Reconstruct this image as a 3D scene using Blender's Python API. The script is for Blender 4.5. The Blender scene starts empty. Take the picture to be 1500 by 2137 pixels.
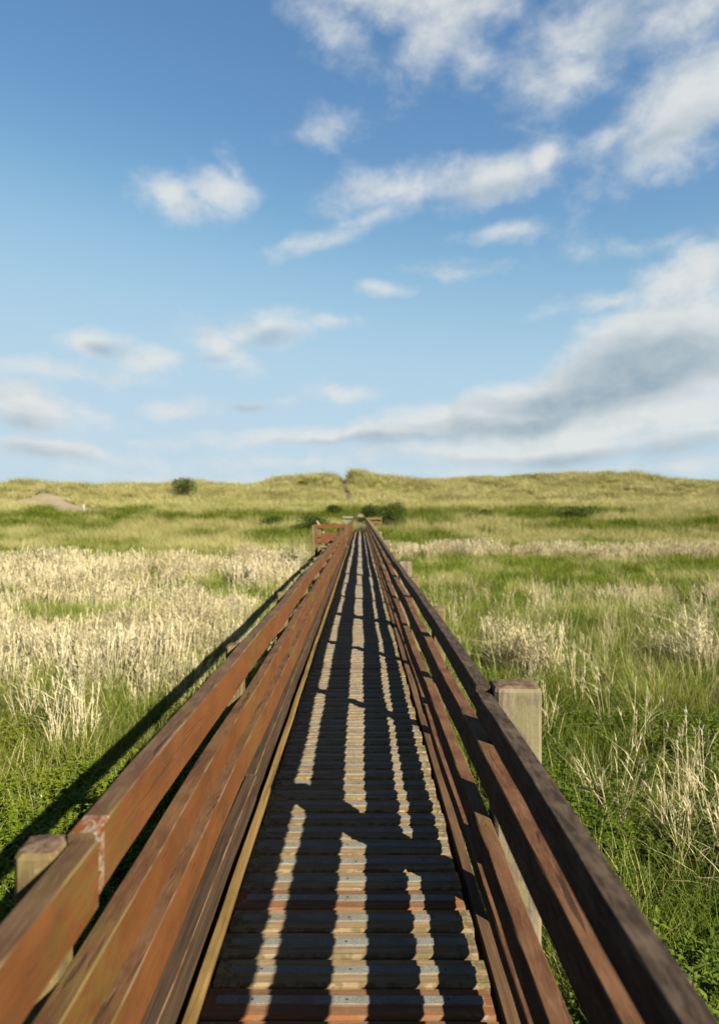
import bpy, math, random
import numpy as np
from mathutils import Vector

random.seed(7)
RNG = np.random.default_rng(11)
scene = bpy.context.scene
COL = scene.collection

# ------------------------------------------------------------------ camera
CAM_H = 1.70          # eye above the deck (deck top = z 0)
FPX = 1351.0          # focal length in pixels of the 1500 x 2137 photograph
VPX, VPY = 752.0, 1066.0
cam_d = bpy.data.cameras.new('camera')
cam_d.sensor_fit = 'VERTICAL'; cam_d.sensor_height = 36.0; cam_d.sensor_width = 24.0
cam_d.lens = FPX / 2137.0 * 36.0
cam_d.shift_x = -(VPX - 750.0) / 2137.0
cam_d.shift_y = (VPY - 1068.5) / 2137.0
cam_d.clip_start = 0.05; cam_d.clip_end = 6000
cam_d.dof.use_dof = True
cam_d.dof.focus_distance = 3.7
cam_d.dof.aperture_fstop = 2.0
cam = bpy.data.objects.new('camera', cam_d); COL.objects.link(cam)
cam.location = (0, 0, CAM_H); cam.rotation_euler = (math.radians(90), 0, 0)
scene.camera = cam

# ------------------------------------------------------------------ sky, sun, exposure
SUN_EL = math.radians(30.8)
SUN_AZ = math.atan2(0.668, -0.744)          # clockwise from +Y
world = bpy.data.worlds.new('World'); scene.world = world; world.use_nodes = True
SKY_STRENGTH = 0.05
scene.view_settings.view_transform = 'Standard'
scene.view_settings.look = 'None'
scene.view_settings.exposure = 2.5     # exposed for the grass: brown wood and greenery keep their true, dark base colours
scene.view_settings.gamma = 1.0
scene.cycles.use_denoising = True
scene.cycles.max_bounces = 4
scene.cycles.diffuse_bounces = 2
scene.cycles.transparent_max_bounces = 4
sun_d = bpy.data.lights.new('sun', 'SUN'); sun_d.energy = 5.0; sun_d.angle = math.radians(0.5)
sun_d.color = (1.0, 0.89, 0.70)
sun = bpy.data.objects.new('sun', sun_d); COL.objects.link(sun)
sv = Vector((math.cos(SUN_EL) * math.sin(SUN_AZ), math.cos(SUN_EL) * math.cos(SUN_AZ), math.sin(SUN_EL)))
sun.rotation_euler = (-sv).to_track_quat('-Z', 'Y').to_euler()
sun.location = sv * 60

def world_nodes():
    nt = world.node_tree; N = nt.nodes; L = nt.links; N.clear()
    out = N.new('ShaderNodeOutputWorld')
    sky = N.new('ShaderNodeTexSky'); sky.sky_type = 'NISHITA'; sky.sun_disc = False
    sky.sun_elevation = SUN_EL; sky.sun_rotation = SUN_AZ
    sky.altitude = 0; sky.air_density = 1.0; sky.dust_density = 0.5; sky.ozone_density = 2.2
    bg = N.new('ShaderNodeBackground'); bg.inputs['Strength'].default_value = SKY_STRENGTH
    # the photograph's rendering of the sky colour: deeper overhead, paler towards the horizon, never burnt out
    nrm = N.new('ShaderNodeVectorMath'); nrm.operation = 'SCALE'; nrm.inputs['Scale'].default_value = .1
    L.new(sky.outputs[0], nrm.inputs[0])
    cur = N.new('ShaderNodeRGBCurve')
    for ci, pts in enumerate((((0, 0), (.095, .056), (.173, .195), (.229, .26), (.4, .315), (1, .38)),
                              ((0, 0), (.165, .163), (.289, .35), (.38, .405), (.6, .435), (1, .48)),
                              ((0, 0), (.30, .34), (.486, .497), (.60, .525), (.8, .54), (1, .56)))):
        c = cur.mapping.curves[ci]
        c.points[0].location = pts[0]; c.points[1].location = pts[-1]
        for q in pts[1:-1]: c.points.new(*q)
    cur.mapping.update()
    L.new(nrm.outputs[0], cur.inputs['Color'])
    up = N.new('ShaderNodeVectorMath'); up.operation = 'SCALE'; up.inputs['Scale'].default_value = 5.36
    L.new(cur.outputs[0], up.inputs[0]); L.new(up.outputs[0], bg.inputs[0])
    def m(op, a, b=None, c=None, clamp=False):
        n = N.new('ShaderNodeMath'); n.operation = op; n.use_clamp = clamp
        for i, v in enumerate((a, b, c)):
            if v is None: continue
            if isinstance(v, (int, float)): n.inputs[i].default_value = v
            else: L.new(v, n.inputs[i])
        return n.outputs[0]
    def vm(op, a, b=None):
        n = N.new('ShaderNodeVectorMath'); n.operation = op
        for i, v in enumerate((a, b)):
            if v is None: continue
            if isinstance(v, tuple): n.inputs[i].default_value = v
            else: L.new(v, n.inputs[i])
        return n
    def noise(vec, scale, detail=7, rough=.55, dist=0.0):
        n = N.new('ShaderNodeTexNoise'); n.inputs['Scale'].default_value = scale
        n.inputs['Detail'].default_value = detail; n.inputs['Roughness'].default_value = rough
        n.inputs['Distortion'].default_value = dist
        L.new(vec, n.inputs['Vector']); return n
    def sstep(x, a, b):
        n = N.new('ShaderNodeMapRange'); n.interpolation_type = 'SMOOTHSTEP'
        L.new(x, n.inputs[0]); n.inputs[1].default_value = a; n.inputs[2].default_value = b
        return n.outputs[0]
    tc = N.new('ShaderNodeTexCoord'); d = tc.outputs['Generated']
    sx = N.new('ShaderNodeSeparateXYZ'); L.new(d, sx.inputs[0])
    az = m('ARCTAN2', sx.outputs[0], sx.outputs[1]); el = m('ARCSINE', sx.outputs[2])
    cb = N.new('ShaderNodeCombineXYZ'); L.new(az, cb.inputs[0]); L.new(el, cb.inputs[1])
    stretched = vm('MULTIPLY', d, (1.0, 1.0, 1.45)).outputs[0]
    warp = noise(stretched, 3.2, 4, .55)
    wv = vm('SUBTRACT', warp.outputs['Color'], (.5, .5, .5)).outputs[0]
    wv = vm('MULTIPLY', wv, (.12, .09, 0)).outputs[0]
    p = vm('ADD', cb.outputs[0], wv).outputs[0]
    # clouds as seen over the dunes: centre and half-size (photograph pixels turned into azimuth / elevation)
    def aim(px, py):
        a = math.atan((px - VPX) / FPX)
        return a, math.atan((VPY - py) / FPX * math.cos(a))
    W = [(760, 10, 270, 80, 1.0, -6), (900, 95, 150, 75, .75, 25), (660, 70, 130, 60, .7, -30), (960, 150, 70, 36, .5, 0), (1010, 30, 120, 50, .6, 0),
         (1250, 60, 190, 110, 1.0, 20), (1440, 30, 200, 80, .85, 0), (1200, 160, 190, 70, .85, 12), (1440, 215, 210, 105, 1.25, 24), (1300, 270, 120, 44, .8, 10), (1400, 120, 150, 40, .3, 30),
         (360, 408, 105, 46, .9, -10), (470, 390, 110, 46, .85, 6), (490, 355, 46, 34, .7, -50), (850, 405, 190, 52, .95, 3), (1000, 390, 170, 46, .95, 6), (1130, 340, 100, 46, .95, 32),
         (670, 495, 110, 24, .75, 12), (780, 455, 80, 26, .5, 16), (1035, 490, 80, 24, .62, 3), (960, 568, 85, 20, .55, -6), (805, 598, 62, 17, .5, -6),
         (640, 298, 80, 22, .30, 8), (1310, 525, 120, 18, .40, 3), (1240, 360, 60, 60, .2, 0),
         (540, 700, 190, 46, .95, 12), (450, 728, 95, 44, 1.05, -28), (700, 675, 90, 22, .75, -5), (180, 715, 92, 36, .95, -6), (320, 752, 84, 34, .8, 5), (150, 785, 200, 26, .55, 2),
         (60, 862, 150, 54, 1.3, -8), (190, 868, 120, 22, .6, -3), (380, 850, 88, 24, .9, -4), (710, 824, 84, 24, .9, 0), (515, 851, 50, 12, .6, 0), (580, 840, 40, 14, .4, 0),
         (1430, 590, 190, 80, 1.2, 14), (1260, 635, 170, 34, .9, 8), (1420, 720, 330, 125, 2.2, 10), (1330, 800, 330, 85, 2.3, 6), (1060, 860, 310, 56, 1.9, 8), (1250, 880, 390, 64, 2.1, 3),
         (700, 905, 340, 24, 1.05, 2), (1150, 930, 560, 38, 1.3, 1), (120, 948, 290, 28, 1.0, 2), (400, 912, 180, 12, .5, 1), (620, 955, 320, 16, .5, 1), (1300, 968, 420, 22, .7, 0),
         (700, 988, 900, 16, .4, 0)]
    def field(px, py, rx, ry, s, rot):
        a, e = aim(px, py)
        mp = N.new('ShaderNodeMapping'); mp.vector_type = 'TEXTURE'; L.new(p, mp.inputs[0])
        mp.inputs['Location'].default_value = (a, e, 0); mp.inputs['Rotation'].default_value = (0, 0, math.radians(rot))
        c2 = 1 / (1 + math.tan(a) ** 2)          # pixels grow away from the axis
        mp.inputs['Scale'].default_value = (rx / FPX * c2, ry / FPX * math.cos(e), 1)
        return m('MULTIPLY_ADD', vm('LENGTH', mp.outputs[0]).outputs['Value'], -s, s)
    acc = None
    for w in W:
        f = field(*w)
        acc = f if acc is None else m('SMOOTH_MAX', acc, f, .22)
    # sparser cloud round the unseen rest of the sky, thinned to cut fill light
    big = noise(stretched, 1.7, 3, .5)
    other = m('MULTIPLY_ADD', big.outputs['Fac'], 4.0, -2.35)
    side = sstep(m('ABSOLUTE', az), .56, .80)
    high = sstep(el, .78, .95)
    out_f = m('MAXIMUM', side, high)
    other = m('ADD', other, m('MULTIPLY_ADD', out_f, 3.0, -3.0))
    acc = m('MAXIMUM', m('MAXIMUM', acc, other), -1.2)
    n1 = noise(stretched, 9.5, 9, .60, .25)
    lit = vm('ADD', stretched, (.012, -.004, .034)).outputs[0]
    n2 = noise(lit, 9.5, 5, .55, .25)
    n3 = noise(stretched, 30.0, 6, .62, .3)
    nn = m('MULTIPLY_ADD', n3.outputs['Fac'], .30, m('MULTIPLY', n1.outputs['Fac'], .80))
    dens = m('MULTIPLY_ADD', m('SUBTRACT', nn, .50), 2.3, acc)
    mask = sstep(dens, -.08, 1.15)
    mask = m('MULTIPLY', mask, .90)
    # thin veil of moist air and cirrus: optical depth grows towards the horizon
    veil = m('SUBTRACT', 1.0, m('EXPONENT', m('DIVIDE', -.055, m('MAXIMUM', sx.outputs[2], .03))))
    # cloud shading: thick cloud is greyer below, the side towards the sun lighter
    emb = m('SUBTRACT', n1.outputs['Fac'], n2.outputs['Fac'])
    thick = sstep(dens, .7, 2.2)
    G = [(1370, 770, 330, 80, 1.0, 8), (1250, 835, 260, 44, 1.1, 4), (1060, 885, 300, 28, 1.0, 6), (40, 900, 150, 26, .6, 0), (1250, 945, 420, 22, 1.0, 1), (820, 915, 300, 14, .9, 2), (130, 960, 260, 18, .5, 0),
         (560, 722, 110, 22, .9, 14), (430, 752, 60, 18, .7, 0), (215, 728, 50, 20, .8, 0), (515, 852, 60, 14, 1.0, 0), (1290, 70, 80, 60, .8, 30), (930, 425, 200, 18, .6, 4), (1400, 270, 140, 30, .5, 10)]
    gacc = None
    for g_ in G:
        f = field(*g_)
        gacc = f if gacc is None else m('MAXIMUM', gacc, f)
    grey = sstep(m('MULTIPLY_ADD', m('SUBTRACT', n1.outputs['Fac'], .5), 1.2, gacc), -.25, .85)
    grey = m('MULTIPLY_ADD', grey, .66, m('MULTIPLY', thick, .10))
    grey = m('ADD', grey, m('MULTIPLY', emb, -1.3), clamp=True)
    mixc = N.new('ShaderNodeMix'); mixc.data_type = 'RGBA'
    L.new(grey, mixc.inputs['Factor'])
    mixc.inputs['A'].default_value = (.50, .515, .51, 1)
    mixc.inputs['B'].default_value = (.175, .245, .30, 1)
    bg2 = N.new('ShaderNodeBackground'); L.new(mixc.outputs['Result'], bg2.inputs[0]); bg2.inputs['Strength'].default_value = .27
    bg3 = N.new('ShaderNodeBackground'); bg3.inputs[0].default_value = (.36, .46, .51, 1); bg3.inputs['Strength'].default_value = .268
    mv = N.new('ShaderNodeMixShader'); L.new(veil, mv.inputs[0]); L.new(bg.outputs[0], mv.inputs[1]); L.new(bg3.outputs[0], mv.inputs[2])
    ms = N.new('ShaderNodeMixShader'); L.new(mask, ms.inputs[0]); L.new(mv.outputs[0], ms.inputs[1]); L.new(bg2.outputs[0], ms.inputs[2])
    L.new(ms.outputs[0], out.inputs[0])
    world.cycles.sampling_method = 'MANUAL'; world.cycles.sample_map_resolution = 512
world_nodes()

# ------------------------------------------------------------------ helpers
def tag(o, label=None, cat=None, group=None, kind=None):
    if label: o['label'] = label
    if cat: o['category'] = cat
    if group: o['group'] = group
    if kind: o['kind'] = kind
    return o

def link(name, me, parent=None):
    o = bpy.data.objects.new(name, me); COL.objects.link(o)
    if parent is not None: o.parent = parent
    return o

def empty(name, loc=(0, 0, 0)):
    o = bpy.data.objects.new(name, None); COL.objects.link(o); o.location = loc
    o.empty_display_size = .2
    return o

def mesh(name, V, F, mats=(), mi=None, smooth=False):
    me = bpy.data.meshes.new(name)
    me.from_pydata([tuple(v) for v in V], [], [tuple(f) for f in F])
    for mt in mats: me.materials.append(mt)
    if mi is not None: me.polygons.foreach_set('material_index', np.asarray(mi, dtype=np.int32))
    if smooth: me.polygons.foreach_set('use_smooth', np.ones(len(F), dtype=bool))
    me.update()
    return me

def float_attr(me, name, vals):
    a = me.attributes.new(name, 'FLOAT', 'POINT'); a.data.foreach_set('value', np.asarray(vals, dtype=np.float32))

def vnoise(x, y, seed=0):
    """value noise, vectorised, 0..1"""
    x = np.asarray(x, dtype=np.float64); y = np.asarray(y, dtype=np.float64)
    xi = np.floor(x).astype(np.int64); yi = np.floor(y).astype(np.int64)
    fx = x - xi; fy = y - yi
    fx = fx * fx * (3 - 2 * fx); fy = fy * fy * (3 - 2 * fy)
    def h(a, b):
        n = (a * 374761393 + b * 668265263 + seed * 982451653) & 0x7fffffff
        n = ((n ^ (n >> 13)) * 1274126177) & 0x7fffffff
        return ((n ^ (n >> 16)) & 0xffff) / 65535.0
    return (h(xi, yi) * (1 - fx) + h(xi + 1, yi) * fx) * (1 - fy) + (h(xi, yi + 1) * (1 - fx) + h(xi + 1, yi + 1) * fx) * fy

def fbm(x, y, seed=0, oct=4):
    s = 0; a = .5; t = 0
    for i in range(oct):
        s = s + a * vnoise(np.asarray(x) * 2 ** i + 17.3 * i, np.asarray(y) * 2 ** i - 9.1 * i, seed + i); t += a; a *= .5
    return s / t

def sst(x, a, b):
    t = np.clip((np.asarray(x, dtype=np.float64) - a) / (b - a), 0, 1); return t * t * (3 - 2 * t)

# ------------------------------------------------------------------ material kit
ALBEDO = .283      # the colours below are swatches; this scales them to base colours
class MK:
    def __init__(self, name):
        self.m = bpy.data.materials.new(name); self.m.use_nodes = True
        self.nt = self.m.node_tree; self.N = self.nt.nodes; self.L = self.nt.links
        self.bsdf = self.N['Principled BSDF']; self.out = self.N['Material Output']
        self.bsdf.inputs['Specular IOR Level'].default_value = .10
    def put(self, sock, v):
        if isinstance(v, (int, float)): sock.default_value = v
        elif isinstance(v, tuple): sock.default_value = v if len(v) != 3 or sock.type != 'RGBA' else (*(q * ALBEDO for q in v), 1)
        else: self.L.new(v, sock)
    def coord(self, kind='Object', scale=(1, 1, 1), rnd=False):
        tc = self.N.new('ShaderNodeTexCoord'); v = tc.outputs[kind]
        mp = self.N.new('ShaderNodeMapping'); self.L.new(v, mp.inputs[0]); mp.inputs['Scale'].default_value = scale
        if rnd:
            oi = self.N.new('ShaderNodeObjectInfo'); k = self.math('MULTIPLY', oi.outputs['Random'], 57.0)
            c = self.N.new('ShaderNodeCombineXYZ')
            for i in range(3): self.L.new(k, c.inputs[i])
            self.L.new(c.outputs[0], mp.inputs['Location'])
        return mp.outputs[0]
    def pos(self, scale=(1, 1, 1)):
        g = self.N.new('ShaderNodeNewGeometry'); mp = self.N.new('ShaderNodeMapping')
        self.L.new(g.outputs['Position'], mp.inputs[0]); mp.inputs['Scale'].default_value = scale
        return mp.outputs[0]
    def noise(self, vec, scale=1, detail=5, rough=.55, dist=0.0):
        n = self.N.new('ShaderNodeTexNoise'); self.L.new(vec, n.inputs['Vector'])
        n.inputs['Scale'].default_value = scale; n.inputs['Detail'].default_value = detail
        n.inputs['Roughness'].default_value = rough; n.inputs['Distortion'].default_value = dist
        return n.outputs['Fac']
    def math(self, op, a, b=0.0, c=0.0, clamp=False):
        n = self.N.new('ShaderNodeMath'); n.operation = op; n.use_clamp = clamp
        for s, v in zip(n.inputs, (a, b, c)): self.put(s, v)
        return n.outputs[0]
    def step(self, x, a, b):
        n = self.N.new('ShaderNodeMapRange'); n.interpolation_type = 'SMOOTHSTEP'
        self.L.new(x, n.inputs[0]); n.inputs[1].default_value = a; n.inputs[2].default_value = b
        return n.outputs[0]
    def mix(self, f, a, b, mode='MIX'):
        n = self.N.new('ShaderNodeMix'); n.data_type = 'RGBA'; n.blend_type = mode
        self.put(n.inputs['Factor'], f); self.put(n.inputs['A'], a); self.put(n.inputs['B'], b)
        return n.outputs['Result']
    def rand(self):
        return self.N.new('ShaderNodeObjectInfo').outputs['Random']
    def attr(self, name):
        n = self.N.new('ShaderNodeAttribute'); n.attribute_name = name; return n.outputs['Fac']
    def done(self, col, rough=.8, bump=None, strength=.3, dist=.01):
        self.put(self.bsdf.inputs['Base Color'], col); self.put(self.bsdf.inputs['Roughness'], rough)
        if bump is not None:
            b = self.N.new('ShaderNodeBump'); b.inputs['Strength'].default_value = strength; b.inputs['Distance'].default_value = dist
            self.L.new(bump, b.inputs['Height']); self.L.new(b.outputs[0], self.bsdf.inputs['Normal'])
        return self.m
    def leaf(self, col, trans=.35, rough=.6, tcol=None):
        """leaf: diffuse + translucent"""
        self.put(self.bsdf.inputs['Base Color'], col); self.bsdf.inputs['Roughness'].default_value = rough
        self.bsdf.inputs['Specular IOR Level'].default_value = .10
        t = self.N.new('ShaderNodeBsdfTranslucent'); self.put(t.inputs['Color'], tcol if tcol is not None else col)
        ms = self.N.new('ShaderNodeMixShader'); ms.inputs[0].default_value = trans
        self.L.new(self.bsdf.outputs[0], ms.inputs[1]); self.L.new(t.outputs[0], ms.inputs[2]); self.L.new(ms.outputs[0], self.out.inputs[0])
        return self.m

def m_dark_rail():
    """dark weathered timber of the right top rail; on the lower rails, painted-in shade"""
    k = MK('dark_weathered_and_shaded_rail'); g = k.noise(k.pos((70, 10, 70)), 1, 5, .65, .3); b = k.noise(k.pos((14, 9, 14)), 1, 5, .65)
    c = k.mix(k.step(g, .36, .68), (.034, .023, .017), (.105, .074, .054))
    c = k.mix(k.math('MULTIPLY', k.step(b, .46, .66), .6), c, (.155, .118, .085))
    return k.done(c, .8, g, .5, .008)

def m_paint():
    """red-brown stained rail face, streaked and worn, moss by the posts"""
    k = MK('stained_rail'); long = k.pos((6, 3.0, 6)); grain = k.pos((95, 9, 95)); blot = k.pos((5, 3.2, 5))
    n1 = k.noise(long, 1, 6, .6, .4); n2 = k.noise(grain, 1, 4, .6); n3 = k.noise(blot, 1, 5, .6)
    c = k.mix(k.step(n1, .25, .80), (.160, .061, .020), (.245, .094, .031))
    c = k.mix(k.math('MULTIPLY', k.step(n3, .48, .72), .65), c, (.105, .056, .026))
    c = k.mix(k.math('MULTIPLY', k.step(n2, .58, .74), .35), c, (.065, .032, .016))
    sc = k.noise(k.pos((9, 1.6, 40)), 1, 6, .7, 1.2)
    c = k.mix(k.math('MULTIPLY', k.step(sc, .665, .72), .45), c, (.34, .22, .11))
    ck = k.noise(k.pos((34, 1.7, 34)), 1, 3, .55, .8)
    c = k.mix(k.math('MULTIPLY', k.step(ck, .69, .72), .8), c, (.022, .011, .006))
    kn = k.noise(k.pos((16, 3.2, 16)), 1, 2, .5, 1.5)
    c = k.mix(k.math('MULTIPLY', k.step(kn, .72, .77), .5), c, (.05, .02, .009))
    ms = k.math('MULTIPLY', k.attr('moss'), k.step(k.noise(k.pos((18, 9, 18)), 1, 5, .65), .36, .62))
    c = k.mix(k.math('MULTIPLY', ms, .85), c, (.17, .135, .034))
    # the lower arris is greened along its length
    return k.done(c, k.math('MULTIPLY_ADD', n2, .3, .42), k.math('SUBTRACT', k.math('ADD', n1, k.math('MULTIPLY', n2, .8)), k.step(ck, .63, .70)), .5, .006)

def m_top(name='weathered_rail_top', t=(1.05, .95, .85)):
    k = MK(name); grain = k.pos((80, 8, 80)); blot = k.pos((8, 5, 8))
    n1 = k.noise(grain, 1, 5, .65, .3); n2 = k.noise(blot, 1, 5, .6)
    c = k.mix(k.step(n2, .36, .66), (.095 * t[0], .055 * t[1], .035 * t[2]), (.155 * t[0], .104 * t[1], .068 * t[2]))
    c = k.mix(k.math('MULTIPLY', k.step(n1, .5, .7), .55), c, (.22 * t[0], .165 * t[1], .118 * t[2]))
    crack = k.noise(k.pos((30, 2.5, 30)), 1, 3, .5, .6)
    c = k.mix(k.math('MULTIPLY', k.step(crack, .645, .70), .75), c, (.03, .018, .012))
    ms = k.math('MULTIPLY', k.attr('moss'), k.step(k.noise(k.pos((20, 8, 20)), 1, 4, .6), .38, .6))
    c = k.mix(k.math('MULTIPLY', ms, .7), c, (.16, .125, .04))
    return k.done(c, .75, k.math('SUBTRACT', n1, k.step(crack, .62, .70)), .45, .008)

def m_edge():
    k = MK('worn_rail_edge'); n = k.noise(k.pos((40, 5, 40)), 1, 5, .65)
    c = k.mix(k.step(n, .42, .62), (.115, .055, .025), (.215, .135, .078))
    ms = k.math('MULTIPLY', k.attr('moss'), k.step(k.noise(k.pos((15, 5, 15)), 1, 4, .6), .3, .55))
    c = k.mix(ms, c, (.21, .17, .045))
    return k.done(c, .7, n, .4, .004)

def m_moss_edge():
    k = MK('mossy_lower_edge'); n = k.noise(k.pos((30, 3, 30)), 1, 5, .65)
    c = k.mix(k.step(n, .40, .6), (.115, .05, .02), (.24, .19, .05))
    return k.done(c, .8, n, .4, .004)

def m_raw_patch():
    k = MK('bare_chipped_wood'); n = k.noise(k.pos((40, 18, 40)), 1, 5, .7, .8)
    c = k.mix(k.step(n, .44, .56), (.235, .070, .020), (.36, .31, .24))
    return k.done(c, .7, n, .5, .006)

def m_post(name='lichened_post', a=(.115, .085, .042), b_=(.24, .18, .085), l=(.215, .19, .062)):
    k = MK(name); o = k.coord('Object', (1, 1, 1), True)
    v = k.N.new('ShaderNodeMapping'); k.L.new(o, v.inputs[0]); v.inputs['Scale'].default_value = (26, 26, 3)
    g = k.noise(v.outputs[0], 1, 5, .6, .5); b = k.noise(o, 9, 5, .6); s = k.noise(o, 45, 4, .7)
    c = k.mix(k.step(g, .36, .66), a, b_)
    c = k.mix(k.math('MULTIPLY', k.step(b, .44, .62), .7), c, l)
    c = k.mix(k.math('MULTIPLY', k.step(s, .60, .68), .8), c, (.29, .28, .21))
    return k.done(c, .85, k.math('ADD', g, s), .5, .006)

def m_post_top():
    k = MK('weathered_post_top'); o = k.coord('Object', (1, 1, 1), True)
    g = k.noise(o, 34, 5, .65, .6); b = k.noise(o, 8, 4, .6)
    c = k.mix(k.step(g, .4, .64), (.10, .06, .04), (.225, .16, .115))
    c = k.mix(k.math('MULTIPLY', k.step(b, .5, .66), .5), c, (.165, .15, .07))
    return k.done(c, .85, g, .6, .006)

def m_deck(name, a, b, moss=(.16, .125, .05)):
    k = MK(name); o = k.coord('Object', (2.2, 60, 60), True); o2 = k.coord('Object', (1, 1, 1), True)
    g = k.noise(o, 1, 6, .65, .5); bl = k.noise(o2, 5, 5, .6); fine = k.noise(o2, 70, 3, .6); r = k.rand()
    c = k.mix(k.step(g, .34, .68), a, b)
    c = k.mix(k.math('MULTIPLY', k.step(bl, .45, .68), .45), c, tuple(x * .66 for x in a))
    c = k.mix(k.math('MULTIPLY', r, .55), c, tuple(x * .62 for x in b))
    # lichen and moss towards the board ends and on the front arris
    tc = k.N.new('ShaderNodeTexCoord'); sx = k.N.new('ShaderNodeSeparateXYZ'); k.L.new(tc.outputs['Object'], sx.inputs[0])
    ends = k.step(k.math('ABSOLUTE', sx.outputs[0]), .33, .50)
    front = k.step(k.math('MULTIPLY', sx.outputs[1], -1.0), .050, .066)
    mm = k.math('MULTIPLY', k.math('MAXIMUM', ends, k.math('MULTIPLY', front, .9)), k.step(k.noise(o2, 28, 4, .65), .42, .58))
    c = k.mix(mm, c, moss)
    li = k.math('MULTIPLY', ends, k.step(k.noise(o2, 22, 4, .6), .56, .64))
    c = k.mix(li, c, (.27, .26, .22))
    return k.done(c, .82, k.math('ADD', g, k.math('MULTIPLY', fine, .4)), .5, .006)

def m_grip():
    k = MK('grit_strip'); o = k.coord('Object', (1, 1, 1), True); n = k.noise(o, 420, 2, .6); b = k.noise(o, 9, 4, .6)
    c = k.mix(k.step(n, .35, .65), (.13, .14, .135), (.40, .415, .40))
    c = k.mix(k.math('MULTIPLY', k.step(b, .45, .7), .6), c, (.17, .15, .11))
    return k.done(c, .7, n, .7, .003)

def m_simple_wood(name, a, b):
    k = MK(name); g = k.noise(k.pos((50, 2.0, 50)), 1, 5, .6, .4); bl = k.noise(k.pos((6, 3, 6)), 1, 4)
    c = k.mix(k.step(g, .36, .66), a, b)
    c = k.mix(k.math('MULTIPLY', k.step(bl, .5, .7), .45), c, tuple(x * .5 for x in a))
    return k.done(c, .8, g, .35, .005)

def m_ground():
    k = MK('meadow_soil'); p = k.pos((1, 1, 1))
    big = k.noise(p, .09, 4); mid = k.noise(p, .7, 5, .6); fine = k.noise(p, 9, 5, .65)
    c = k.mix(k.step(mid, .4, .62), (.020, .030, .008), (.055, .075, .016))
    c = k.mix(k.math('MULTIPLY', k.step(fine, .45, .65), .6), c, (.085, .075, .030))
    c2 = k.mix(k.step(k.noise(p, .55, 5, .65), .38, .62), (.13, .145, .030), (.30, .28, .10))
    c = k.mix(k.attr('dune'), c, c2)
    sn = k.mix(k.step(fine, .3, .7), (.33, .265, .175), (.47, .39, .27))
    c = k.mix(k.attr('sand'), c, sn)
    return k.done(c, .95, k.math('ADD', fine, mid), .6, .05)

def m_blade(name, a, b, c3, trans=.35, patch=None):
    """a..b between plants, c3 mixed in along large patches of the field"""
    k = MK(name); r = k.rand(); t = k.attr('tint')
    c = k.mix(r, a, b)
    c = k.mix(k.math('MULTIPLY', t, .55), c, c3)
    n = k.noise(k.pos((1, 1, .2)), .35 if patch is None else patch, 3)
    c = k.mix(k.math('MULTIPLY', k.step(n, .4, .65), .5), c, c3)
    return k.leaf(c, trans)

M = {}
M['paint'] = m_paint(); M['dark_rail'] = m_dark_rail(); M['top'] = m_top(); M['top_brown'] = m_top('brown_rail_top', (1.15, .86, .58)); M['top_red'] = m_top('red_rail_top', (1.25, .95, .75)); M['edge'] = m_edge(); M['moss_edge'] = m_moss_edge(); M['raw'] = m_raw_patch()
M['post'] = m_post(); M['grey_post'] = m_post('grey_lichened_post', (.15, .12, .085), (.31, .265, .19), (.27, .25, .13)); M['post_top'] = m_post_top()
M['deck'] = m_deck('weathered_deck_board', (.255, .180, .100), (.47, .35, .205))
M['deck_grey'] = m_deck('grey_deck_board', (.235, .175, .11), (.42, .325, .21))
M['deck_red'] = m_deck('red_stained_deck_board', (.21, .11, .058), (.33, .185, .10), (.30, .11, .035))
M['grip'] = m_grip()
M['kerb'] = m_simple_wood('ochre_batten', (.20, .125, .042), (.32, .21, .075))
M['beam'] = m_simple_wood('brown_beam', (.10, .055, .030), (.18, .105, .055))
M['brown_board'] = m_simple_wood('dark_brown_shaded_board', (.052, .031, .019), (.105, .066, .038))  # darker timber, with the bottom rail's shade also put into its colour
M['grey_wood'] = m_simple_wood('silvered_wood', (.24, .225, .205), (.36, .34, .31))
M['pale_wood'] = m_simple_wood('bleached_wood', (.42, .37, .29), (.56, .50, .40))
M['tan_wood'] = m_simple_wood('tan_wood', (.33, .22, .09), (.46, .32, .15))
M['ground'] = m_ground()
k = MK('dark_screw'); M['screw'] = k.done((.05, .045, .04), .6)
k = MK('marker_white'); M['white'] = k.done((.75, .75, .72), .6)
k = MK('steel'); k.bsdf.inputs['Metallic'].default_value = .9; M['steel'] = k.done((.32, .31, .30), .45)

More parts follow.
